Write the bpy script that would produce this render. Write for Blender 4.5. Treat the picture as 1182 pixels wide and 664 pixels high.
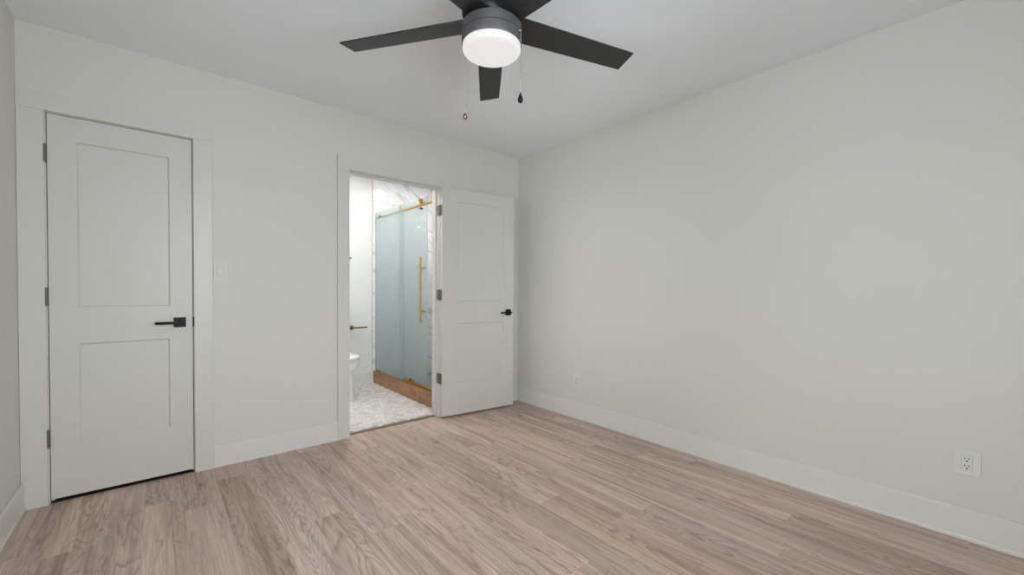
import bpy, bmesh, math, random
from mathutils import Vector, Matrix

# ---------------------------------------------------------------- clear
for o in list(bpy.data.objects):
    bpy.data.objects.remove(o, do_unlink=True)
S = bpy.context.scene
COL = S.collection
random.seed(7)
R = math.radians

# ---------------------------------------------------------------- camera
W_PX = 1182.0
F_PX = 478.33
CAM = Vector((-2.7768, -3.1559, 1.1226))
YAW, PITCH, ROLL = 0.86374, -0.016857, 0.005765
fwd = Vector((math.cos(YAW)*math.cos(PITCH), math.sin(YAW)*math.cos(PITCH), math.sin(PITCH)))
rt0 = Vector((math.sin(YAW), -math.cos(YAW), 0))
up0 = rt0.cross(fwd)
rt = math.cos(ROLL)*rt0 + math.sin(ROLL)*up0
up = -math.sin(ROLL)*rt0 + math.cos(ROLL)*up0
cd = bpy.data.cameras.new('camera')
cam = bpy.data.objects.new('camera', cd)
COL.objects.link(cam)
m = Matrix.Identity(4)
for i in range(3):
    m[i][0] = rt[i]; m[i][1] = up[i]; m[i][2] = -fwd[i]; m[i][3] = CAM[i]
cam.matrix_world = m
cd.sensor_fit = 'HORIZONTAL'
cd.sensor_width = 36.0
cd.lens = 36.0*F_PX/W_PX
cd.shift_y = 10.39/W_PX
cd.clip_start = 0.05
cd.clip_end = 200
S.camera = cam

# ---------------------------------------------------------------- light
S.view_settings.view_transform = 'Standard'
S.view_settings.look = 'None'
S.view_settings.gamma = 1.0
S.view_settings.use_curve_mapping = False
S.view_settings.exposure = 0.0

SKY = 13.9           # overcast daylight outside the two bedroom windows
FAN_LAMP = 0.66      # opal bowl of the ceiling fan
CAN_LAMP = 152.0     # recessed lights: one over the shower, one added unseen over the bathroom floor
VANITY_LAMP = 29.0   # bar light over the bathroom vanity side

wd = bpy.data.worlds.new('world')
S.world = wd
wd.use_nodes = True
bgn = wd.node_tree.nodes['Background']
wt = wd.node_tree
tcw = wt.nodes.new('ShaderNodeTexCoord'); sxw = wt.nodes.new('ShaderNodeSeparateXYZ'); rmw = wt.nodes.new('ShaderNodeValToRGB')
wt.links.new(tcw.outputs['Generated'], sxw.inputs[0]); wt.links.new(sxw.outputs[2], rmw.inputs[0])
rmw.color_ramp.elements[0].position = 0.0; rmw.color_ramp.elements[0].color = (0.70, 0.76, 0.80, 1)     # ground outside
rmw.color_ramp.elements[1].position = 0.04; rmw.color_ramp.elements[1].color = (0.89, 0.95, 0.99, 1)      # overcast sky
wt.links.new(rmw.outputs[0], bgn.inputs['Color'])
bgn.inputs['Strength'].default_value = SKY

H = 2.44             # ceiling
XL = -3.304          # left wall
YN = -3.65           # wall behind the camera
TH = 0.115           # partition thickness
BX0, BX1, BY1 = -2.30, 0.05, 1.664    # bathroom extents
# window openings: left wall (y0,y1,z0,z1); rear wall (x0,x1,z0,z1)
WIN1 = (-3.25, -2.20, 0.75, 2.08)
WIN2 = (-2.75, -1.45, 0.75, 2.08)

def portal(name, loc, rot, sx, sy):
    l = bpy.data.lights.new(name, 'AREA')
    l.shape = 'RECTANGLE'; l.size = sx; l.size_y = sy
    l.cycles.is_portal = True
    o = bpy.data.objects.new(name, l)
    o.location = loc; o.rotation_euler = rot
    o['kind'] = 'helper'
    COL.objects.link(o)
portal('window_portal', (XL-0.13, (WIN1[0]+WIN1[1])/2, (WIN1[2]+WIN1[3])/2), (0, R(-90), 0), WIN1[3]-WIN1[2], WIN1[1]-WIN1[0])
portal('window_portal', ((WIN2[0]+WIN2[1])/2, YN-0.13, (WIN2[2]+WIN2[3])/2), (R(90), 0, 0), WIN2[1]-WIN2[0], WIN2[3]-WIN2[2])

# ---------------------------------------------------------------- materials
def lin(c):
    return tuple(((v/255)/12.92 if v/255 <= 0.04045 else ((v/255+0.055)/1.055)**2.4) for v in c) + (1,)

class NT:
    def __init__(self, name):
        self.m = bpy.data.materials.new(name)
        self.m.use_nodes = True
        self.t = self.m.node_tree
        self.b = self.t.nodes['Principled BSDF']
    def n(self, typ, **kw):
        nd = self.t.nodes.new(typ)
        for k, v in kw.items():
            setattr(nd, k, v)
        return nd
    def l(self, a, b):
        self.t.links.new(a, b)
    def math(self, op, a, b=None, c=None):
        nd = self.n('ShaderNodeMath', operation=op)
        for i, v in enumerate((a, b, c)):
            if v is None: continue
            if isinstance(v, (int, float)): nd.inputs[i].default_value = v
            else: self.l(v, nd.inputs[i])
        return nd.outputs[0]
    def mix(self, fac, a, b, mode='MIX'):
        nd = self.n('ShaderNodeMix', data_type='RGBA', blend_type=mode)
        for i, v in ((0, fac), (6, a), (7, b)):
            if isinstance(v, (int, float)): nd.inputs[i].default_value = v
            elif isinstance(v, tuple): nd.inputs[i].default_value = v
            else: self.l(v, nd.inputs[i])
        return nd.outputs[2]
    def ramp(self, fac, stops):
        nd = self.n('ShaderNodeValToRGB')
        e = nd.color_ramp.elements
        while len(e) < len(stops): e.new(0.5)
        for el, (p, c) in zip(e, stops):
            el.position = p
            el.color = c if len(c) == 4 else tuple(c)+(1,)
        self.l(fac, nd.inputs[0])
        return nd.outputs[0]
    def pos(self):
        return self.n('ShaderNodeNewGeometry').outputs['Position']
    def obj(self):
        return self.n('ShaderNodeTexCoord').outputs['Object']
    def mapping(self, v, loc=(0,0,0), rot=(0,0,0), scale=(1,1,1)):
        nd = self.n('ShaderNodeMapping')
        self.l(v, nd.inputs[0])
        nd.inputs[1].default_value = loc; nd.inputs[2].default_value = rot; nd.inputs[3].default_value = scale
        return nd.outputs[0]
    def noise(self, v, scale=5, detail=2, rough=0.5, dist=0.0, out=0):
        nd = self.n('ShaderNodeTexNoise')
        self.l(v, nd.inputs['Vector'])
        nd.inputs['Scale'].default_value = scale; nd.inputs['Detail'].default_value = detail
        nd.inputs['Roughness'].default_value = rough; nd.inputs['Distortion'].default_value = dist
        return nd.outputs[out]
    def bump(self, h, strength=0.1, dist=0.002):
        nd = self.n('ShaderNodeBump')
        nd.inputs['Strength'].default_value = strength; nd.inputs['Distance'].default_value = dist
        self.l(h, nd.inputs['Height'])
        self.l(nd.outputs[0], self.b.inputs['Normal'])

def paint(name, rgb, rough=0.5, scale=220, bump=0.04, dist=0.001, var=0.015):
    t = NT(name)
    c = lin(rgb)
    nz = t.noise(t.obj(), scale=1.3, detail=3)
    dark = tuple(v*(1-var*2) for v in c[:3])+(1,)
    t.l(t.mix(nz, dark, c), t.b.inputs['Base Color'])
    t.b.inputs['Roughness'].default_value = rough
    t.bump(t.noise(t.obj(), scale=scale, detail=3), bump, dist)
    return t.m

def metal(name, rgb, rough=0.3, metallic=1.0):
    t = NT(name)
    c = lin(rgb)
    nz = t.noise(t.mapping(t.obj(), scale=(1, 1, 8)), scale=60, detail=3)
    t.l(t.mix(nz, tuple(v*0.9 for v in c[:3])+(1,), c), t.b.inputs['Base Color'])
    t.b.inputs['Metallic'].default_value = metallic
    t.l(t.math('MULTIPLY_ADD', nz, 0.08, rough), t.b.inputs['Roughness'])
    return t.m

M = {}
M['wall'] = paint('wall_paint', (218, 216, 209), 0.55, 160, 0.08)
M['bathwall'] = paint('bathroom_paint', (229, 229, 227), 0.5, 160, 0.06)
M['ceil'] = paint('ceiling_paint', (244, 247, 251), 0.8, 120, 0.12)
M['trim'] = paint('trim_paint', (216, 214, 208), 0.38, 90, 0.02)
M['base'] = paint('baseboard_paint', (224, 223, 218), 0.38, 90, 0.02)
M['door'] = paint('door_paint', (213, 211, 205), 0.40, 90, 0.02)
M['plastic'] = paint('white_plastic', (223, 222, 216), 0.5, 90, 0.0)
M['seam'] = paint('plate_seam', (186, 184, 178), 0.5, 90, 0.0)
M['porcelain'] = paint('porcelain', (243, 243, 242), 0.08, 40, 0.0)
M['black'] = metal('black_metal', (13, 13, 13), 0.4, 0.5)
M['nickel'] = metal('dark_nickel', (120, 118, 112), 0.5, 0.7)
M['brass'] = metal('brushed_brass', (198, 152, 84), 0.28)
M['bronze'] = metal('aged_bronze', (136, 108, 76), 0.35)
M['gap'] = paint('dark_slot', (38, 36, 34), 0.6, 50, 0.0)
M['chain'] = metal('bead_chain', (190, 186, 180), 0.3)
M['copper'] = metal('rose_metal', (160, 120, 104), 0.22)
M['fanbody'] = metal('fan_housing', (88, 88, 88), 0.42, 0.3)
M['walltrimgold'] = metal('tile_edge_profile', (214, 190, 160), 0.35, 0.4)

def blade_mat():
    t = NT('fan_blade')
    nz = t.noise(t.mapping(t.obj(), scale=(2, 40, 40)), scale=6, detail=4)
    t.l(t.mix(nz, lin((30, 30, 31)), lin((42, 42, 43))), t.b.inputs['Base Color'])
    t.b.inputs['Roughness'].default_value = 0.42
    return t.m
M['blade'] = blade_mat()

def emit(name, rgb, strength, rough=0.3, base=240):
    t = NT(name)
    t.b.inputs['Base Color'].default_value = lin((base, base, base))
    t.b.inputs['Roughness'].default_value = rough
    nz = t.noise(t.obj(), scale=3, detail=1)
    t.l(t.mix(nz, lin(rgb), lin(rgb)), t.b.inputs['Emission Color'])
    t.b.inputs['Emission Strength'].default_value = strength
    return t.m
M['bowl'] = emit('opal_glass_lit', (255, 253, 250), FAN_LAMP, 0.25, 120)
M['vanity'] = emit('opal_tube_lit', (252, 253, 255), VANITY_LAMP)
M['can'] = emit('recessed_light_lit', (254, 253, 251), CAN_LAMP)

def wood_floor():
    t = NT('plank_floor')
    at = t.n('ShaderNodeAttribute'); at.attribute_name = 'plank'
    sep = t.n('ShaderNodeSeparateColor'); t.l(at.outputs['Color'], sep.inputs[0])
    r1, r2, r3 = sep.outputs
    pos = t.pos()
    off = t.n('ShaderNodeCombineXYZ')
    t.l(t.math('MULTIPLY', r1, 17.0), off.inputs[0]); t.l(t.math('MULTIPLY', r2, 23.0), off.inputs[1]); t.l(t.math('MULTIPLY', r3, 9.0), off.inputs[2])
    add = t.n('ShaderNodeVectorMath', operation='ADD')
    t.l(pos, add.inputs[0]); t.l(off.outputs[0], add.inputs[1])
    v = add.outputs[0]
    # figure: contour lines of a noise that is long along the plank
    big = t.noise(t.mapping(v, scale=(8.5, 0.95, 1)), scale=1.0, detail=3.0, rough=0.42, dist=0.5)
    rings = t.math('FRACT', t.math('MULTIPLY', big, 19.0))
    ringl = t.ramp(rings, [(0.0, (0.0,0,0)), (0.50, (0.15,0.15,0.15)), (0.86, (1,1,1)), (1.0, (0.05,0.05,0.05))])
    rmask = t.ramp(t.noise(t.mapping(v, loc=(7,2,0), scale=(5, 0.8, 1)), scale=1.0, detail=1), [(0.38, (0.15,0.15,0.15)), (0.60, (1,1,1))])
    broad = t.ramp(t.noise(t.mapping(v, loc=(3,5,0), scale=(9, 0.8, 1)), scale=1.0, detail=3, rough=0.55, dist=0.5),
                   [(0.38, (0,0,0)), (0.62, (1,1,1))])
    fibre = t.noise(t.mapping(v, scale=(150, 3.5, 1)), scale=1.0, detail=4, rough=0.65)
    streak = t.ramp(t.noise(t.mapping(v, loc=(9,1,0), scale=(30, 0.9, 1)), scale=1.0, detail=4, rough=0.6, dist=0.7),
                    [(0.50, (0,0,0)), (0.66, (1,1,1))])
    knotn = t.noise(t.mapping(v, loc=(1,8,0), scale=(10, 2.6, 1)), scale=1.0, detail=3, dist=1.6)
    knot = t.ramp(knotn, [(0.64, (0,0,0)), (0.76, (1,1,1))])
    light, mid, dark, deep = lin((221, 197, 181)), lin((196, 172, 156)), lin((143, 120, 108)), lin((96, 76, 66))
    c = t.mix(broad, mid, light)
    c = t.mix(t.math('MULTIPLY', t.math('MULTIPLY', ringl, rmask), 0.62), c, dark)
    c = t.mix(t.math('MULTIPLY', streak, 0.55), c, dark)
    c = t.mix(t.math('MULTIPLY', knot, 0.60), c, deep)
    c = t.mix(t.math('MULTIPLY', t.ramp(fibre, [(0.42,(0,0,0)),(0.72,(1,1,1))]), 0.42), c, dark)
    tone = t.n('ShaderNodeHueSaturation')
    t.l(c, tone.inputs['Color'])
    t.l(t.math('MULTIPLY_ADD', r3, 0.20, 0.90), tone.inputs['Value'])
    t.l(t.math('MULTIPLY_ADD', r2, 0.14, 0.93), tone.inputs['Saturation'])
    t.l(tone.outputs[0], t.b.inputs['Base Color'])
    t.l(t.math('MULTIPLY_ADD', fibre, 0.18, 0.36), t.b.inputs['Roughness'])
    t.b.inputs['Specular IOR Level'].default_value = 0.35
    t.bump(t.math('ADD', fibre, t.math('MULTIPLY', ringl, 0.3)), 0.12, 0.0006)
    return t.m
M['floor'] = wood_floor()

def marble():
    t = NT('marble_tile')
    p = t.pos()
    sep = t.n('ShaderNodeSeparateXYZ'); t.l(p, sep.inputs[0])
    comb = t.n('ShaderNodeCombineXYZ')
    t.l(t.math('ADD', sep.outputs[0], sep.outputs[1]), comb.inputs[0]); t.l(sep.outputs[2], comb.inputs[1])
    uv = comb.outputs[0]
    rot = t.mapping(uv, rot=(0, 0, R(38)), scale=(1.0, 1.0, 1))
    st = t.mapping(rot, scale=(0.55, 3.0, 1))
    n1 = t.noise(st, scale=1.5, detail=4, rough=0.45, dist=0.15)
    vein = t.math('ABSOLUTE', t.math('SUBTRACT', n1, 0.5))
    v1 = t.ramp(vein, [(0.0, (1,1,1)), (0.008, (0.5,0.5,0.5)), (0.022, (0,0,0))])
    n2 = t.noise(t.mapping(rot, loc=(4, 2, 0), scale=(1.0, 2.2, 1)), scale=2.4, detail=5, rough=0.6, dist=0.8)
    v2 = t.ramp(t.math('ABSOLUTE', t.math('SUBTRACT', n2, 0.5)), [(0.0, (1,1,1)), (0.03, (0,0,0))])
    cloud = t.noise(uv, scale=2.0, detail=3)
    mask = t.ramp(t.noise(uv, scale=1.6, detail=1), [(0.40, (0,0,0)), (0.62, (1,1,1))])
    base = t.mix(cloud, lin((234, 232, 234)), lin((246, 245, 246)))
    c = t.mix(t.math('MULTIPLY', v1, 0.55), base, lin((150, 138, 130)))
    c = t.mix(t.math('MULTIPLY', t.math('MULTIPLY', v2, mask), 0.25), c, lin((172, 156, 142)))
    br = t.n('ShaderNodeTexBrick')
    br.offset = 0.5; br.squash = 1.0
    br.inputs['Scale'].default_value = 1.0
    br.inputs['Mortar Size'].default_value = 0.0016
    br.inputs['Mortar Smooth'].default_value = 0.1
    br.inputs['Brick Width'].default_value = 1.2
    br.inputs['Row Height'].default_value = 0.6
    t.l(t.mapping(uv, loc=(-1.119+1.2, -0.066+0.6, 0)), br.inputs['Vector'])
    c = t.mix(br.outputs['Fac'], c, lin((178, 174, 170)))
    t.l(c, t.b.inputs['Base Color'])
    t.b.inputs['Roughness'].default_value = 0.06
    return t.m
M['marble'] = marble()

def woodtile():
    t = NT('wood_look_tile')
    p = t.pos()
    sep = t.n('ShaderNodeSeparateXYZ'); t.l(p, sep.inputs[0])
    v = t.mapping(p, scale=(10, 1.6, 14))
    n = t.noise(v, scale=1.6, detail=5, rough=0.6, dist=0.8)
    c = t.ramp(n, [(0.3, lin((132, 92, 58))), (0.5, lin((160, 116, 78))), (0.72, lin((184, 142, 102)))])
    f = t.noise(t.mapping(p, scale=(30, 3, 90)), scale=1.5, detail=4)
    c = t.mix(t.math('MULTIPLY', f, 0.35), c, lin((140, 98, 62)))
    g = None
    for y in (1.294, 0.556):
        d = t.math('LESS_THAN', t.math('ABSOLUTE', t.math('SUBTRACT', sep.outputs[1], y)), 0.004)
        g = d if g is None else t.math('MAXIMUM', g, d)
    c = t.mix(g, c, lin((196, 170, 140)))
    t.l(c, t.b.inputs['Base Color'])
    t.b.inputs['Roughness'].default_value = 0.4
    return t.m
M['woodtile'] = woodtile()

def mosaic():
    t = NT('herringbone_mosaic')
    at = t.n('ShaderNodeAttribute'); at.attribute_name = 'plank'
    sep = t.n('ShaderNodeSeparateColor'); t.l(at.outputs['Color'], sep.inputs[0])
    c = t.ramp(sep.outputs[0], [(0.0, lin((222, 216, 216))), (0.3, lin((240, 234, 232))), (0.7, lin((250, 246, 243))), (1.0, lin((254, 252, 250)))])
    n = t.noise(t.pos(), scale=30, detail=3)
    c = t.mix(t.math('MULTIPLY', n, 0.12), c, lin((215, 208, 208)))
    t.l(c, t.b.inputs['Base Color'])
    t.b.inputs['Roughness'].default_value = 0.25
    return t.m
M['mosaic'] = mosaic()
M['grout'] = paint('grout', (172, 163, 160), 0.8, 60, 0.1)
M['saddle'] = paint('threshold_strip', (126, 110, 102), 0.5, 60, 0.05)
M['tealtile'] = paint('shower_floor_tile', (128, 148, 154), 0.25, 20, 0.02, var=0.08)

def reeded():
    """translucent reeded glass: part refracting ribs, part clear, a little milky"""
    t = NT('reeded_glass')
    tint = lin((229, 243, 243))
    t.b.inputs['Base Color'].default_value = lin((243, 250, 249))
    t.b.inputs['Transmission Weight'].default_value = 1.0
    t.b.inputs['IOR'].default_value = 1.5
    t.b.inputs['Roughness'].default_value = 0.14
    w = t.n('ShaderNodeTexWave', wave_type='BANDS', bands_direction='Y', wave_profile='SIN')
    t.l(t.pos(), w.inputs['Vector'])
    w.inputs['Scale'].default_value = 26.0
    t.bump(w.outputs['Fac'], 0.55, 0.004)
    tr = t.n('ShaderNodeBsdfTransparent'); tr.inputs[0].default_value = tint
    tl_ = t.n('ShaderNodeBsdfTranslucent'); tl_.inputs[0].default_value = lin((247, 250, 249))
    m1 = t.n('ShaderNodeMixShader'); m1.inputs[0].default_value = 0.36
    t.l(t.b.outputs[0], m1.inputs[1]); t.l(tr.outputs[0], m1.inputs[2])
    m2 = t.n('ShaderNodeMixShader'); m2.inputs[0].default_value = 0.22
    t.l(m1.outputs[0], m2.inputs[1]); t.l(tl_.outputs[0], m2.inputs[2])
    t.l(m2.outputs[0], t.t.nodes['Material Output'].inputs[0])
    return t.m
M['reeded'] = reeded()

def clear_glass():
    t = NT('window_glass')
    tr = t.n('ShaderNodeBsdfTransparent'); gl = t.n('ShaderNodeBsdfGlossy'); mx = t.n('ShaderNodeMixShader')
    fr = t.n('ShaderNodeFresnel'); gl.inputs['Roughness'].default_value = 0.02
    t.l(fr.outputs[0], mx.inputs[0]); t.l(tr.outputs[0], mx.inputs[1]); t.l(gl.outputs[0], mx.inputs[2])
    t.l(mx.outputs[0], t.t.nodes['Material Output'].inputs[0])
    return t.m
M['pane'] = clear_glass()

# ---------------------------------------------------------------- mesh helpers
def box(bm, x0, x1, y0, y1, z0, z1, bev=0.0, seg=2):
    vs = [bm.verts.new((x, y, z)) for x in (x0, x1) for y in (y0, y1) for z in (z0, z1)]
    fs = [bm.faces.new([vs[i] for i in q]) for q in ((0,1,3,2), (4,6,7,5), (0,4,5,1), (2,3,7,6), (0,2,6,4), (1,5,7,3))]
    if bev > 0:
        es = list({e for f in fs for e in f.edges})
        bmesh.ops.bevel(bm, geom=es, offset=bev, segments=seg, affect='EDGES', profile=0.5)

def rot_to(d):
    return Vector((0, 0, 1)).rotation_difference(Vector(d).normalized()).to_matrix().to_4x4()

def lathe(bm, prof, seg=48, loc=(0,0,0), axis=(0,0,1)):
    """prof: (radius, height) pairs"""
    mt = Matrix.Translation(Vector(loc)) @ rot_to(axis)
    rings = []
    for r, z in prof:
        if r < 1e-6:
            rings.append([bm.verts.new(mt @ Vector((0, 0, z)))])
        else:
            rings.append([bm.verts.new(mt @ Vector((r*math.cos(2*math.pi*k/seg), r*math.sin(2*math.pi*k/seg), z))) for k in range(seg)])
    for a, b in zip(rings, rings[1:]):
        for k in range(seg):
            k2 = (k+1) % seg
            if len(a) == 1 and len(b) == 1: continue
            if len(a) == 1: bm.faces.new((a[0], b[k], b[k2]))
            elif len(b) == 1: bm.faces.new((a[k], b[0], a[k2]))
            else: bm.faces.new((a[k], b[k], b[k2], a[k2]))
    for rg in (rings[0], rings[-1]):
        if len(rg) > 2: bm.faces.new(rg)

def cyl(bm, a, b, r, seg=20):
    a, b = Vector(a), Vector(b)
    L = (b-a).length
    lathe(bm, [(0, 0), (r*0.9, 0), (r, min(r*0.1, L*0.1)), (r, L-min(r*0.1, L*0.1)), (r*0.9, L), (0, L)], seg, a, b-a)

def loft(bm, secs, seg=48, n=2.4, cap=True):
    """secs: (z, cx, cy, rx, ry) superellipse sections"""
    rings = []
    for sec in secs:
        z, cx, cy, rx, ry = sec[:5]
        n_ = sec[5] if len(sec) > 5 else n
        rg = []
        for k in range(seg):
            a = 2*math.pi*k/seg
            c, s = math.cos(a), math.sin(a)
            rg.append(bm.verts.new((cx+rx*math.copysign(abs(c)**(2/n_), c), cy+ry*math.copysign(abs(s)**(2/n_), s), z)))
        rings.append(rg)
    for a, b in zip(rings, rings[1:]):
        for k in range(seg):
            bm.faces.new((a[k], a[(k+1) % seg], b[(k+1) % seg], b[k]))
    if cap:
        bm.faces.new(rings[0]); bm.faces.new(rings[-1])

def mesh(name, bm, mat, parent=None, smooth=None):
    bmesh.ops.recalc_face_normals(bm, faces=bm.faces[:])
    me = bpy.data.meshes.new(name)
    if smooth is not None:
        ang = R(smooth)
        for f in bm.faces: f.smooth = True
        for e in bm.edges:
            if len(e.link_faces) == 2 and e.calc_face_angle(0) > ang: e.smooth = False
    bm.to_mesh(me); bm.free()
    for mm in (mat if isinstance(mat, (list, tuple)) else [mat]): me.materials.append(mm)
    o = bpy.data.objects.new(name, me)
    COL.objects.link(o)
    if parent: o.parent = parent
    return o

def boxes(name, lst, mat, parent=None, bev=0.0, smooth=None):
    bm = bmesh.new()
    for b in lst: box(bm, *b, bev=bev)
    return mesh(name, bm, mat, parent, smooth)

def tag(o, label, cat, group=None, kind=None):
    o['label'] = label; o['category'] = cat
    if group: o['group'] = group
    if kind: o['kind'] = kind
    return o

def empty(name, loc, label, cat, rz=0.0, group=None, kind=None):
    o = bpy.data.objects.new(name, None)
    o.empty_display_size = 0.1
    COL.objects.link(o)
    o.location = loc; o.rotation_euler = (0, 0, rz)
    return tag(o, label, cat, group, kind)

def struct(name, lst, mat, label, cat, bev=0.0):
    return tag(boxes(name, lst, mat, None, bev), label, cat, kind='structure')

# ---------------------------------------------------------------- bedroom floor (planks along y)
def quad_attr_mesh(name, quads, mats, label, cat):
    bm = bmesh.new()
    cl = bm.loops.layers.float_color.new('plank')
    for pts, col, mi in quads:
        f = bm.faces.new([bm.verts.new(q) for q in pts])
        f.material_index = mi
        for lp in f.loops: lp[cl] = col
    me = bpy.data.meshes.new(name); bm.to_mesh(me); bm.free()
    for mm in mats: me.materials.append(mm)
    o = bpy.data.objects.new(name, me); COL.objects.link(o)
    return tag(o, label, cat, kind='structure')

PW, PL = 0.157, 1.22
JOINT = {-1: -0.567, 0: -1.03, 2: -1.255, 4: -0.86, 3: -0.30, 1: -0.10, -2: -1.45, -4: -0.35, 8: -0.78, 9: -1.35}
qs = []
rnd = random.Random(12)
def rc(): return (rnd.random(), rnd.random(), rnd.random(), 1.0)
for row in range(-9, 16):
    x0 = -2.21 + row*PW; x1 = x0+PW
    x0c, x1c = max(x0, XL-0.05), min(x1, 0.03)
    if x1c <= x0c: continue
    j = JOINT.get(row, -rnd.random()*PL)
    y = j + PL*3
    while y > YN-0.05:
        ya, yb = max(y-PL, YN-0.05), min(y, 0.012 if x1c < -2.4 else 0.045)
        if yb > ya:
            qs.append((((x0c, ya, 0), (x1c, ya, 0), (x1c, yb, 0), (x0c, yb, 0)), rc(), 0))
        y -= PL
quad_attr_mesh('floor', qs, [M['floor']], 'taupe brown wood-look plank floor of the bedroom', 'floor')

# ---------------------------------------------------------------- shell
D1 = (-3.206, -2.615, 2.012)        # clear opening x0, x1, head
D2 = (-1.684, -0.920, 2.003)
J = 0.018
struct('ceiling', [(XL-0.12, 0.12, YN-0.12, 0.06, H, H+0.06)], M['ceil'], 'flat pale grey bedroom ceiling above the fan', 'ceiling')
struct('wall_back', [
    (XL-0.12, D1[0]-J, 0, TH, 0, H), (D1[0]-J, D1[1]+J, 0, TH, D1[2]+J, H),
    (D1[1]+J, D2[0]-J, 0, TH, 0, H), (D2[0]-J, D2[1]+J, 0, TH, D2[2]+J, H),
    (D2[1]+J, 0.12, 0, TH, 0, H)], M['wall'], 'off-white wall holding both white doors and the light switch', 'wall')
struct('wall_right', [(0, 0.12, YN-0.12, 0, 0, H)], M['wall'], 'long blank off-white wall with two power outlets', 'wall')
y0, y1, z0, z1 = WIN1
struct('wall_left', [(XL-0.12, XL, YN-0.12, y0, 0, H), (XL-0.12, XL, y1, 0, 0, H), (XL-0.12, XL, y0, y1, 0, z0), (XL-0.12, XL, y0, y1, z1, H)],
       M['wall'], 'narrow sliver of off-white wall at the far left edge', 'wall')
x0, x1, z0, z1 = WIN2
struct('wall_front', [(XL, x0, YN-0.12, YN, 0, H), (x1, 0, YN-0.12, YN, 0, H), (x0, x1, YN-0.12, YN, 0, z0), (x0, x1, YN-0.12, YN, z1, H)],
       M['wall'], 'off-white bedroom wall behind the camera', 'wall')

def window(name, horizontal, a0, a1, z0, z1, base, label):
    """horizontal: opening runs along x (rear wall) else along y (left wall)"""
    def bx(u0, u1, d0, d1, w0, w1):
        return (u0, u1, base-d1, base-d0, w0, w1) if horizontal else (base-d1, base-d0, u0, u1, w0, w1)
    root = empty(name, ((a0+a1)/2, base, z0) if horizontal else (base, (a0+a1)/2, z0), label, 'window', kind='structure')
    off = root.location.copy()
    def part(nm, lst, mat):
        o = boxes(nm, lst, mat, root)
        o.location = -off
        return o
    t = 0.045
    part('window_frame', [bx(a0, a0+t, .03, .10, z0, z1), bx(a1-t, a1, .03, .10, z0, z1), bx(a0+t, a1-t, .03, .10, z0, z0+t), bx(a0+t, a1-t, .03, .10, z1-t, z1)], M['trim'])
    zm = (z0+z1)/2
    part('sash_rail', [bx(a0+t, a1-t, .045, .085, zm-.02, zm+.02)], M['trim'])
    part('pane', [bx(a0+t, a1-t, .062, .066, z0+t, zm-.02), bx(a0+t, a1-t, .062, .066, zm+.02, z1-t)], M['pane'])
    part('window_sill', [bx(a0-.06, a1+.06, -.03, .03, z0-.022, z0)], M['trim'])
window('window_1', False, WIN1[0], WIN1[1], WIN1[2], WIN1[3], XL, 'white framed sash window in the left wall, out of the frame')
window('window_2', True, WIN2[0], WIN2[1], WIN2[2], WIN2[3], YN, 'white framed sash window in the wall behind the camera')

struct('floor_closet', [(XL-0.05, BX0-0.1, 0.012, 0.80, -0.03, 0.0)], paint('under_door_shade', (34, 31, 30), 0.9, 300, 0.3), 'closet floor coloured near-black as the shade in the gap under the closed door', 'floor')  # near-black colour stands in for the unlit gap below the door
# closet behind door 1 and bathroom shell
struct('wall_closet', [(XL-0.12, BX0-0.1, 0.80, 0.86, 0, H), (XL-0.12, XL-0.02, TH, 0.80, 0, H), (BX0-0.1, BX0-0.06, TH, 0.86, 0, H)],
       M['wall'], 'closet walls hidden behind the closed left door', 'wall')
struct('wall_bathroom_far', [(BX0-0.06, BX1+0.1, BY1, BY1+0.1, 0, H)], M['bathwall'], 'bright white bathroom wall seen through the open doorway', 'wall')
struct('wall_bathroom_left', [(BX0-0.06, BX0, TH, BY1, 0, H)], M['bathwall'], 'white bathroom side wall hidden left of the doorway', 'wall')
struct('wall_bathroom_right', [(BX1, BX1+0.1, TH, BY1, 0, H)], M['marble'], 'marble tiled shower wall blurred behind the glass door', 'wall')
struct('wall_shower', [(-0.839, BX1, BY1-0.010, BY1, 0, H)], M['marble'], 'white veined marble tile wall above the shower glass', 'wall')
struct('wall_shower_near', [(-0.80, BX1, TH, TH+0.010, 0, H)], M['marble'], 'marble tiled near end of the shower, hidden by the open door', 'wall')
struct('ceiling_bathroom', [(XL-0.12, 0.15, 0.06, BY1+0.1, H, H+0.06)], M['ceil'], 'bathroom ceiling hidden above the doorway', 'ceiling')

# bathroom floor: grout bed + herringbone tiles in one mesh
FB = 0.006
tl, tw, gp = 0.056, 0.028, 0.0026
qs = [(((BX0, 0.075, FB-0.0012), (BX1, 0.075, FB-0.0012), (BX1, BY1, FB-0.0012), (BX0, BY1, FB-0.0012)), (0, 0, 0, 1), 1)]
ca, sa = math.cos(R(28)), math.sin(R(28))
def tile(cx, cy, w, h):
    pts = []
    for dx, dy in ((0, 0), (w, 0), (w, h), (0, h)):
        u = cx+dx*1.0 + (gp/2 if dx == 0 else -gp/2); v = cy+dy*1.0 + (gp/2 if dy == 0 else -gp/2)
        pts.append((-1.0+u*ca-v*sa, 0.9+u*sa+v*ca, FB))
    mx = sum(p[0] for p in pts)/4; my = sum(p[1] for p in pts)/4
    if BX0+0.03 < mx < -0.835 and 0.10 < my < BY1-0.02:
        g = rnd.random()
        qs.append((pts, (g, rnd.random(), rnd.random(), 1), 0))
for i in range(-80, 80):
    for j in range(-40, 40):
        ox = (i + 2*j)*tw; oy = (i - 2*j)*tw
        tile(ox, oy, tl, tw)
        tile(ox, oy+tw, tw, tl)
quad_attr_mesh('floor_bathroom', qs, [M['mosaic'], M['grout']], 'white herringbone mosaic tile floor of the bathroom', 'floor')
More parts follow.
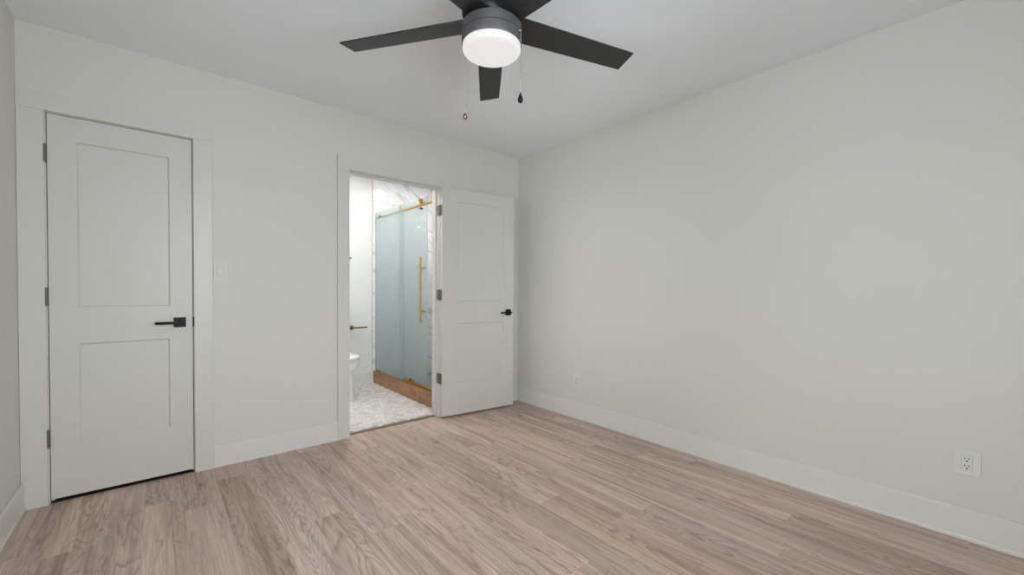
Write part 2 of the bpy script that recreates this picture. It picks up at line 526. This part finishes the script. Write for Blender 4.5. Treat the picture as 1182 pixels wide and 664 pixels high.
struct('floor_shower', [(-0.72, BX1, TH, BY1, 0.0, 0.03)], M['tealtile'], 'blue-grey tiled shower pan floor behind the wooden curb', 'floor')
struct('trim_1', [(D2[0]-0.0, D2[1]+0.0, 0.040, 0.076, -0.002, 0.009)], M['saddle'], 'dark narrow threshold strip between plank floor and bathroom tile', 'threshold', 0.002)

# ---------------------------------------------------------------- casings and baseboards
CT = 0.016
def casing(name, d, x_out0, x_out1, top, label):
    rv = 0.004
    root = empty(name, ((d[0]+d[1])/2, 0, 0), label, 'door casing', kind='structure')
    ox = root.location.x
    def part(nm, lst, bev=0.0015):
        o = boxes(nm, lst, M['trim'], root, bev); o.location = (-ox, 0, 0); return o
    part('casing_leg', [(x_out0, d[0]-rv, -CT, 0, 0, d[2]+rv)])
    part('casing_leg', [(d[1]+rv, x_out1, -CT, 0, 0, d[2]+rv)])
    part('casing_head', [(x_out0, x_out1, -CT-0.001, 0, d[2]+rv, top)])
    part('jamb', [(d[0]-J, d[0], 0, TH, 0, d[2]), (d[1], d[1]+J, 0, TH, 0, d[2]), (d[0]-J, d[1]+J, 0, TH, d[2], d[2]+J)], 0.001)
    part('door_stop', [(d[0], d[0]+.011, .042, .078, 0, d[2]), (d[1]-.011, d[1], .042, .078, 0, d[2]), (d[0]+.011, d[1]-.011, .042, .078, d[2]-.011, d[2])], 0.001)
    return root
casing('trim_2', D1, XL+0.001, -2.520, 2.107, 'flat white casing around the closed left door')
casing('trim_3', D2, -1.774, -0.832, 2.107, 'flat white casing around the open bathroom doorway')

BB, BT = 0.142, 0.0135
def baseboard(name, segs, label):
    """segs: (x0,x1,y0,y1) of wall-face runs with their normal as string"""
    root = None
    bm = bmesh.new(); bs = bmesh.new()
    for x0, x1, y0, y1 in segs:
        box(bm, x0, x1, y0, y1, 0, BB, 0.003, 2)
    o = tag(mesh(name, bm, M['base']), label, 'baseboard', kind='structure')
    for x0, x1, y0, y1 in segs:
        if abs(x1-x0) < abs(y1-y0):
            d = (x0-.0035, x1, y0, y1) if x1 > -1 and x1 < 0.02 and x1 > -0.5 else (x0, x1+.0035, y0, y1)
        else:
            d = (x0, x1, y0-.0035, y1)
        box(bs, *d, 0, 0.018, 0.003)
    mesh('shoe_molding', bs, M['base'], o)
    return o
baseboard('baseboard_back', [(-2.520, -1.774, -BT, 0), (-0.832, 0, -BT, 0)], 'white baseboard between the two doors on the back wall')
baseboard('baseboard_right', [(-BT, 0, YN, -BT)], 'long white baseboard under the blank right wall')
baseboard('baseboard_left', [(XL, XL+BT, YN, -CT-.001)], 'short visible white baseboard at the far left edge')
baseboard('baseboard_bathroom', [(BX0, -0.839, BY1-BT, BY1)], 'white baseboard behind the toilet in the bathroom')

# ---------------------------------------------------------------- doors
def slab(parent, w, x0, zb, zt, yf, yb, panels):
    """two-panel shaker slab in local x 0..w, front face at yf (towards -y), back yb; panels (x0,x1,z0,z1)"""
    bm = bmesh.new()
    xs = sorted({x0, x0+w} | {p[0] for p in panels} | {p[1] for p in panels})
    zs = sorted({zb, zt} | {p[2] for p in panels} | {p[3] for p in panels})
    vid = {}
    def V(x, y, z):
        k = (round(x, 5), round(y, 5), round(z, 5))
        if k not in vid: vid[k] = bm.verts.new((x, y, z))
        return vid[k]
    ispan = lambda xa, xb, za, zc: any(p[0]-1e-6 <= xa and xb <= p[1]+1e-6 and p[2]-1e-6 <= za and zc <= p[3]+1e-6 for p in panels)
    for (y, s) in ((yf, 1), (yb, -1)):
        for xa, xb in zip(xs, xs[1:]):
            for za, zc in zip(zs, zs[1:]):
                if ispan(xa, xb, za, zc): continue
                bm.faces.new((V(xa, y, za), V(xb, y, za), V(xb, y, zc), V(xa, y, zc)))
        for px0, px1, pz0, pz1 in panels:
            c, dp = 0.007, 0.0085*s
            o = [V(px0, y, pz0), V(px1, y, pz0), V(px1, y, pz1), V(px0, y, pz1)]
            i = [V(px0+c, y+dp, pz0+c), V(px1-c, y+dp, pz0+c), V(px1-c, y+dp, pz1-c), V(px0+c, y+dp, pz1-c)]
            for k in range(4): bm.faces.new((o[k], o[(k+1) % 4], i[(k+1) % 4], i[k]))
            bm.faces.new(i)
    for xa, xb in zip(xs, xs[1:]):
        for z in (zb, zt): bm.faces.new((V(xa, yf, z), V(xb, yf, z), V(xb, yb, z), V(xa, yb, z)))
    for za, zc in zip(zs, zs[1:]):
        for x in (x0, x0+w): bm.faces.new((V(x, yf, za), V(x, yf, zc), V(x, yb, zc), V(x, yb, za)))
    return mesh('door_slab', bm, M['door'], parent)

def handle(parent, x, z, yf, sgn):
    """square rose and thin lever on the face yf; lever points in sgn*x"""
    bm = bmesh.new(); box(bm, x-.029, x+.029, yf-.009, yf, z-.029, z+.029, .0015)
    rose = mesh('door_handle', bm, M['black'], parent)
    bm = bmesh.new(); cyl(bm, (x, yf-.008, z), (x, yf-.050, z), .010)
    a, b = sorted((x-sgn*.011, x+sgn*.112))
    box(bm, a, b, yf-.058, yf-.046, z-.0075, z+.0075, .0025)
    mesh('lever', bm, M['black'], rose, 40)
    return rose

def hinge(parent, z, bx, by, leaves, pins=True):
    bm = bmesh.new()
    for lf in leaves: box(bm, *lf, z-.045, z+.045, .0005, 1)
    h = mesh('hinge', bm, M['nickel'], parent)
    bm = bmesh.new()
    for k in range(5):
        cyl(bm, (bx, by, z-.045+.018*k+.0006), (bx, by, z-.045+.018*(k+1)-.0006), .0065, 14)
    cyl(bm, (bx, by, z-.049), (bx, by, z+.049), .0042, 12)
    mesh('hinge_barrel', bm, M['nickel'], h, 40)
    return h

# door 1: closed, hinged at the left, opens into the bedroom
d1 = empty('door_1', (D1[0], 0, 0), 'closed white two-panel door with black lever near the left corner', 'door', kind='structure')
w1 = D1[1]-D1[0]-.007
slab(d1, w1, .0035, .022, D1[2]-.004, 0.0, .035, [(.108, .484, 1.015, 1.884), (.108, .481, .296, .823)])
handle(d1, .527, .917, 0.0, -1)
for z in (1.803, 1.072, .343):
    hinge(d1, z, -.003, -.012, [(-.0022, -.0003, -.010, .030), (.0005, .003, -.010, .030)])
bm = bmesh.new(); box(bm, w1+.0042, w1+.0102, -.0172, -.002, .888, .946, .0004, 1)
mesh('strike_plate', bm, M['black'], d1)

# door 2: open almost flat against the back wall
a2 = R(-6.3)
d2 = empty('door_2', (D2[1]+.002, -.021, 0), 'white two-panel door swung open beside the bathroom doorway', 'door', rz=a2, kind='structure')
w2 = .745
slab(d2, w2, .003, .014, 1.998, -.034, 0.0, [(.150, .632, 1.012, 1.893), (.150, .632, .296, .821)])
handle(d2, w2-.060, .905, -.034, -1)
for z in (1.803, 1.072, .343):
    hinge(d2, z, -.002, .004, [(.0005, .0028, -.032, 0.0)])
    # leaf left on the jamb
    bm = bmesh.new(); box(bm, D2[1]-.0016, D2[1]-.0002, -.006, .030, z-.045, z+.045, .0003, 1)
    o = mesh('hinge_leaf', bm, M['nickel'], d2)
    o.matrix_parent_inverse = (Matrix.Translation(d2.location) @ Matrix.Rotation(a2, 4, 'Z')).inverted()

# ---------------------------------------------------------------- ceiling fan
FC = Vector((-1.731, -1.795, 0))
ZB = 2.213
fan = empty('ceiling_fan', (FC.x, FC.y, H), 'black five-blade ceiling fan with a lit white bowl light', 'ceiling fan')
def z(v): return v-H
bm = bmesh.new()
lathe(bm, [(0, z(H)), (.088, z(H)), (.092, z(H-.004)), (.092, z(H-.045)), (.085, z(H-.055)), (0, z(H-.055))], 56)
mesh('canopy', bm, M['fanbody'], fan, 35)
bm = bmesh.new()
lathe(bm, [(0, z(2.385)), (.104, z(2.385)), (.118, z(2.375)), (.122, z(2.355)), (.122, z(2.244)), (.119, z(2.236)), (.092, z(2.236)), (.092, z(2.196)), (0, z(2.196))], 64)
mesh('motor_housing', bm, M['fanbody'], fan, 35)
bm = bmesh.new()
lathe(bm, [(0, z(2.197)), (.118, z(2.197)), (.1225, z(2.193)), (.1225, z(2.1585)), (.1195, z(2.1575)), (.1195, z(2.1555)), (.1225, z(2.1545)), (.1225, z(2.122)), (.1205, z(2.117)), (0, z(2.117))], 64)
mesh('light_kit_ring', bm, M['fanbody'], fan, 35)
bm = bmesh.new()
pr = [(0, z(2.1175)), (.1185, z(2.1175)), (.1185, z(2.104))]
for k in range(1, 9):
    a = k/8*math.pi/2
    pr.append((.1185-.018*(1-math.cos(a)), z(2.104)-.017*math.sin(a)))
pr += [(.06, z(2.0855)), (0, z(2.085))]
lathe(bm, pr, 72)
mesh('light_bowl', bm, M['bowl'], fan, 60)
R_T = .687
for ang in (124.2, 53.4, -16.0, -86.0, 194.0):
    bm = bmesh.new()
    th = .006
    N = 14
    secs = []
    for k in range(N+1):
        r = .085+(R_T-.085)*k/N
        hw = .062 - .007*k/N
        secs.append([bm.verts.new((r, -hw, -th/2)), bm.verts.new((r, hw, -th/2)), bm.verts.new((r, hw, th/2)), bm.verts.new((r, -hw, th/2))])
    for s0, s1 in zip(secs, secs[1:]):
        for q in range(4): bm.faces.new((s0[q], s0[(q+1) % 4], s1[(q+1) % 4], s1[q]))
    bm.faces.new(secs[0]); bm.faces.new(secs[-1])
    b = mesh('fan_blade', bm, M['blade'], fan)
    b.location = (0, 0, z(ZB+.003))
    b.rotation_euler = (R(-11.5), 0, R(ang))
for px, py, zk, kn, nm in ((-.047, .122, 1.860, 'copper', 'rose metal ball pull'), (.053, -.119, 1.884, 'black', 'black teardrop pull')):
    bm = bmesh.new()
    zt = 2.150
    cyl(bm, (px*.90, py*.90, z(zt)), (px*1.02, py*1.02, z(zt)), .003, 10)
    nb = int((zt-zk)/.0052)
    cyl(bm, (px, py, z(zk)), (px, py, z(zt)), .0010, 6)
    for k in range(nb):
        bmesh.ops.create_icosphere(bm, subdivisions=1, radius=.0020, matrix=Matrix.Translation((px, py, z(zt-k*.0052))))
    ch = mesh('pull_chain', bm, M['chain'], fan, 60)
    bm = bmesh.new()
    pr = [(0, .022), (.0022, .020), (.0035, .014), (.0075, .004), (.0105, -.005), (.0108, -.010), (.0085, -.0165), (.004, -.0205), (0, -.0215)] if kn == 'black' else \
         [(0, .012), (.003, .0115), (.006, .008), (.0088, .001), (.0092, -.004), (.0075, -.010), (.004, -.0135), (0, -.0145)]
    lathe(bm, pr, 20, (px, py, z(zk)))
    k = mesh('pull_knob', bm, M[kn], ch, 60)
    k['label'] = nm

# ---------------------------------------------------------------- switch and outlets
def screw(bm, c, axis): 
    c = Vector(c); cyl(bm, c, c+Vector(axis)*.0012, .0032, 12)
sw = empty('light_switch', (-2.4795, 0, 1.2245), 'white rocker light switch beside the casing of the closed door', 'light switch')
bm = bmesh.new(); box(bm, -.0365, .0365, -.006, 0, -.0575, .0575, .0025)
mesh('switch_plate', bm, M['plastic'], sw)
bm = bmesh.new()
for a in ((-.0175, -.0160, -.034, .034), (.0160, .0175, -.034, .034), (-.0160, .0160, -.0345, -.033), (-.0160, .0160, .033, .0345)):
    box(bm, a[0], a[1], -.0064, -.0055, a[2], a[3])
mesh('switch_gap', bm, M['seam'], sw)
bm = bmesh.new(); box(bm, -.0160, .0160, -.010, -.0055, -.033, .033, .0015)
mesh('rocker', bm, M['plastic'], sw)
for q in (-.048, .048):
    bm = bmesh.new(); screw(bm, (0, -.006, q), (0, -1, 0)); mesh('screw', bm, M['plastic'], sw)

def outlet(y, zc, label, hw):
    o = empty('power_outlet', (0, y, zc), label, 'power outlet', group='wall outlets')
    del o['group']
    bm = bmesh.new(); box(bm, -.006, 0, -hw, hw, -.0575, .0575, .0025)
    mesh('outlet_plate', bm, M['plastic'], o)
    bm = bmesh.new()
    for a in ((-.0180, -.0167, -.0347, .0347), (.0167, .0180, -.0347, .0347), (-.0167, .0167, -.0347, -.0335), (-.0167, .0167, .0335, .0347)):
        box(bm, -.0063, -.0055, a[0], a[1], a[2], a[3])
    mesh('outlet_seam', bm, M['seam'], o)
    bm = bmesh.new(); box(bm, -.0082, -.0055, -.0167, .0167, -.0335, .0335, .001)
    rec = mesh('receptacle', bm, M['plastic'], o)
    bm = bmesh.new()
    for q in (-.0165, .0165):
        box(bm, -.0086, -.0078, -.0075, -.0050, q-.001, q+.008)
        box(bm, -.0086, -.0078, .0050, .0075, q-.001, q+.007)
        lathe(bm, [(0, 0), (.0031, 0), (.0031, .0008), (0, .0008)], 14, (-.0078, 0, q-.0085), (-1, 0, 0))
    mesh('socket_slots', bm, M['gap'], rec)
    for q in (-.048, .048):
        bm = bmesh.new(); screw(bm, (-.006, 0, q), (-1, 0, 0)); mesh('screw', bm, M['plastic'], o)
    return o
outlet(-.790, .330, 'small white power outlet low on the right wall near the far corner', .036)
outlet(-3.080, .352, 'white power outlet low on the right wall at the right edge', .043)

# ---------------------------------------------------------------- bathroom: shower
cb = empty('shower_curb', (-.775, BY1, 0), 'wood-look tiled shower curb along the bathroom floor', 'shower curb')
def rel(nm, lst, mat, root, bev=0.0):
    o = boxes(nm, lst, mat, root, bev); o.location = -root.location; return o
rel('curb_tile', [(-.833, -.715, TH+.001, BY1-.0105, 0, .140)], M['woodtile'], cb, .0015)
rel('curb_edge_trim', [(-.8355, -.822, TH+.001, BY1-.0105, .139, .147)], M['brass'], cb, .001)
rel('bottom_track', [(-.820, -.800, .90, BY1-.0105, .140, .146), (-.800, -.750, TH+.001, .93, .140, .160)], M['brass'], cb, .001)
struct('trim_4', [(-.8430, -.8385, BY1-.0115, BY1-.0001, .146, H)], M['walltrimgold'], 'thin tan edge strip where marble meets the white bathroom wall', 'tile trim')

GZ0, GZT = .147, 2.02
sp = empty('shower_glass_panel', (-.81, 1.27, GZ0), 'fixed reeded glass shower panel with brass rail next to the white wall', 'shower panel')
rel('fixed_glass', [(-.814, -.806, .900, BY1-.0105, GZ0, GZT)], M['reeded'], sp, .001)
bm = bmesh.new(); cyl(bm, (-.783, TH+.011, 1.955), (-.783, BY1-.011, 1.955), .0125)
o = mesh('sliding_rail', bm, M['brass'], sp, 40); o.location = -sp.location
for yb in (1.506,):
    bm = bmesh.new(); cyl(bm, (-.828, yb, 1.962), (-.785, yb, 1.957), .012)
    o = mesh('rail_bolt', bm, M['bronze'], sp, 40); o.location = -sp.location
rel('glass_clip', [(-.824, -.800, 1.50, 1.54, GZ0, GZ0+.02)], M['bronze'], sp, .002)

sd = empty('shower_door', (-.765, .8, .16), 'sliding reeded glass shower door with long brass handle', 'shower door')
rel('sliding_glass', [(-.769, -.761, .478, 1.035, .163, GZT+.01)], M['reeded'], sd, .001)
for yb in (.585, .995):
    bm = bmesh.new()
    lathe(bm, [(0, 0), (.030, 0), (.031, .002), (.031, .020), (.030, .022), (.022, .022), (.020, .020), (0, .020)], 32, (-.771, yb, 1.999), (-1, 0, 0))
    o = mesh('roller', bm, M['brass'], sd, 40); o.location = -sd.location
    bm = bmesh.new(); cyl(bm, (-.755, yb, 1.999), (-.797, yb, 1.999), .011)
    c = mesh('roller_hub', bm, M['bronze'], o, 40)
    bm = bmesh.new(); cyl(bm, (-.760, yb, 1.925), (-.797, yb, 1.925), .011)
    o = mesh('roller_stop', bm, M['bronze'], sd, 40); o.location = -sd.location
bm = bmesh.new(); cyl(bm, (-.822, .514, .797), (-.822, .514, 1.434), .0110)
hd = mesh('shower_handle', bm, M['brass'], sd, 40); hd.location = -sd.location
for q in (.903, 1.330):
    bm = bmesh.new(); cyl(bm, (-.822, .514, q), (-.769, .514, q), .0075)
    mesh('handle_post', bm, M['bronze'], hd, 40)
rel('door_guide', [(-.790, -.742, .80, .84, .160, .185)], M['bronze'], sd, .002)

vl = empty('vanity_light', (BX0, .80, 2.02), 'lit opal bar light high on the hidden bathroom side wall', 'vanity light')
bm = bmesh.new(); box(bm, 0, .02, -.30, .30, -.04, .04, .003); mesh('back_plate', bm, M['brass'], vl)
bm = bmesh.new(); cyl(bm, (.07, -.28, 0), (.07, .28, 0), .035, 28); mesh('lamp_tube', bm, M['vanity'], vl, 40)
for q in (-.24, .24):
    bm = bmesh.new(); cyl(bm, (.018, q, 0), (.040, q, 0), .012); mesh('lamp_arm', bm, M['brass'], vl, 40)

def can(x, y, label, k=1.0):
    o = empty('recessed_light', (x, y, H), label, 'recessed light')
    bm = bmesh.new(); lathe(bm, [(.060*k, -.001), (.060*k+.025, -.001), (.060*k+.025, -.005), (.060*k+.015, -.008), (.060*k, -.004), (.060*k, -.001)], 40)
    mesh('trim_ring', bm, M['trim'], o, 40)
    bm = bmesh.new(); lathe(bm, [(0, -.0015), (.060*k, -.0015), (.060*k, -.004), (0, -.004)], 40)
    mesh('diffuser', bm, M['can'], o)
    return o
can(-.487, .998, 'round recessed ceiling light over the shower, mirrored in the marble')
can(-1.30, .80, 'added unseen round ceiling light, widened to brighten the bathroom floor', 1.55)  # added fill light, unseen; set wide to brighten the mosaic

# ---------------------------------------------------------------- bathroom: toilet and fittings
TX = -1.395
tt = empty('toilet', (TX, 1.26, FB), 'white toilet half hidden behind the left edge of the bathroom doorway', 'toilet')
def trel(nm, bm, mat, par=None, sm=50):
    o = mesh(nm, bm, mat, par or tt, sm)
    if par is None: o.location = -tt.location
    return o
bm = bmesh.new()
loft(bm, [(FB, TX, 1.265, .132, .280, 5), (.020, TX, 1.265, .133, .282, 5), (.045, TX, 1.265, .126, .274, 5), (.15, TX, 1.265, .122, .272, 4.5), (.23, TX, 1.262, .122, .270, 4),
          (.275, TX, 1.250, .128, .262), (.302, TX, 1.222, .148, .262), (.33, TX, 1.200, .170, .265), (.365, TX, 1.185, .184, .262), (.395, TX, 1.180, .187, .262), (.402, TX, 1.180, .180, .256)], n=2.7)
bw = trel('bowl', bm, M['porcelain'])
bm = bmesh.new(); box(bm, TX-.13, TX+.13, 1.36, 1.64, .30, .415, .03, 4); trel('tank_shelf', bm, M['porcelain'])
bm = bmesh.new(); loft(bm, [(.4035, TX, 1.180, .180, .256), (.406, TX, 1.180, .187, .263), (.418, TX, 1.180, .187, .263), (.421, TX, 1.180, .182, .258)]); trel('seat', bm, M['porcelain'])
bm = bmesh.new(); loft(bm, [(.4245, TX, 1.180, .182, .258), (.427, TX, 1.180, .189, .265), (.440, TX, 1.180, .188, .264), (.450, TX, 1.180, .170, .245), (.455, TX, 1.180, .12, .19)]); trel('lid', bm, M['porcelain'])
bm = bmesh.new()
loft(bm, [(.415, TX, 1.555, .190, .085), (.45, TX, 1.553, .203, .090), (.825, TX, 1.550, .216, .098)], n=7); trel('tank', bm, M['porcelain'])
bm = bmesh.new()
loft(bm, [(.826, TX, 1.550, .218, .100), (.830, TX, 1.550, .224, .106), (.852, TX, 1.550, .224, .106), (.861, TX, 1.550, .214, .097)], n=7); trel('tank_lid', bm, M['porcelain'])
bm = bmesh.new(); cyl(bm, (TX-.15, 1.452, .77), (TX-.15, 1.435, .77), .012); box(bm, TX-.16, TX-.085, 1.428, 1.438, .762, .776, .003); trel('flush_lever', bm, M['nickel'])

tp = empty('toilet_paper_holder', (-1.086, BY1, .671), 'empty bronze toilet paper holder on the white bathroom wall', 'toilet paper holder')
bm = bmesh.new(); lathe(bm, [(0, 0), (.026, 0), (.027, .003), (.025, .009), (.012, .011), (.010, .050), (0, .052)], 28, (0, 0, 0), (0, -1, 0))
mesh('mounting_rose', bm, M['bronze'], tp, 40)
bm = bmesh.new(); cyl(bm, (-.008, -.050, 0), (.160, -.050, .001), .0085); cyl(bm, (.156, -.050, .001), (.162, -.050, .001), .0105)
mesh('paper_arm', bm, M['bronze'], tp, 40)

tb = empty('towel_bar', (-1.36, BY1, 1.470), 'bronze bar on the bathroom wall above the toilet, only its tip showing', 'towel bar')
bm = bmesh.new(); cyl(bm, (-.27, -.055, 0), (.255, -.055, 0), .008)
mesh('bar', bm, M['bronze'], tb, 40)
for q in (-.24, .24):
    bm = bmesh.new(); lathe(bm, [(0, 0), (.022, 0), (.022, .006), (.009, .009), (.009, .055), (0, .055)], 24, (q, 0, 0), (0, -1, 0))
    mesh('bar_post', bm, M['bronze'], tb, 40)
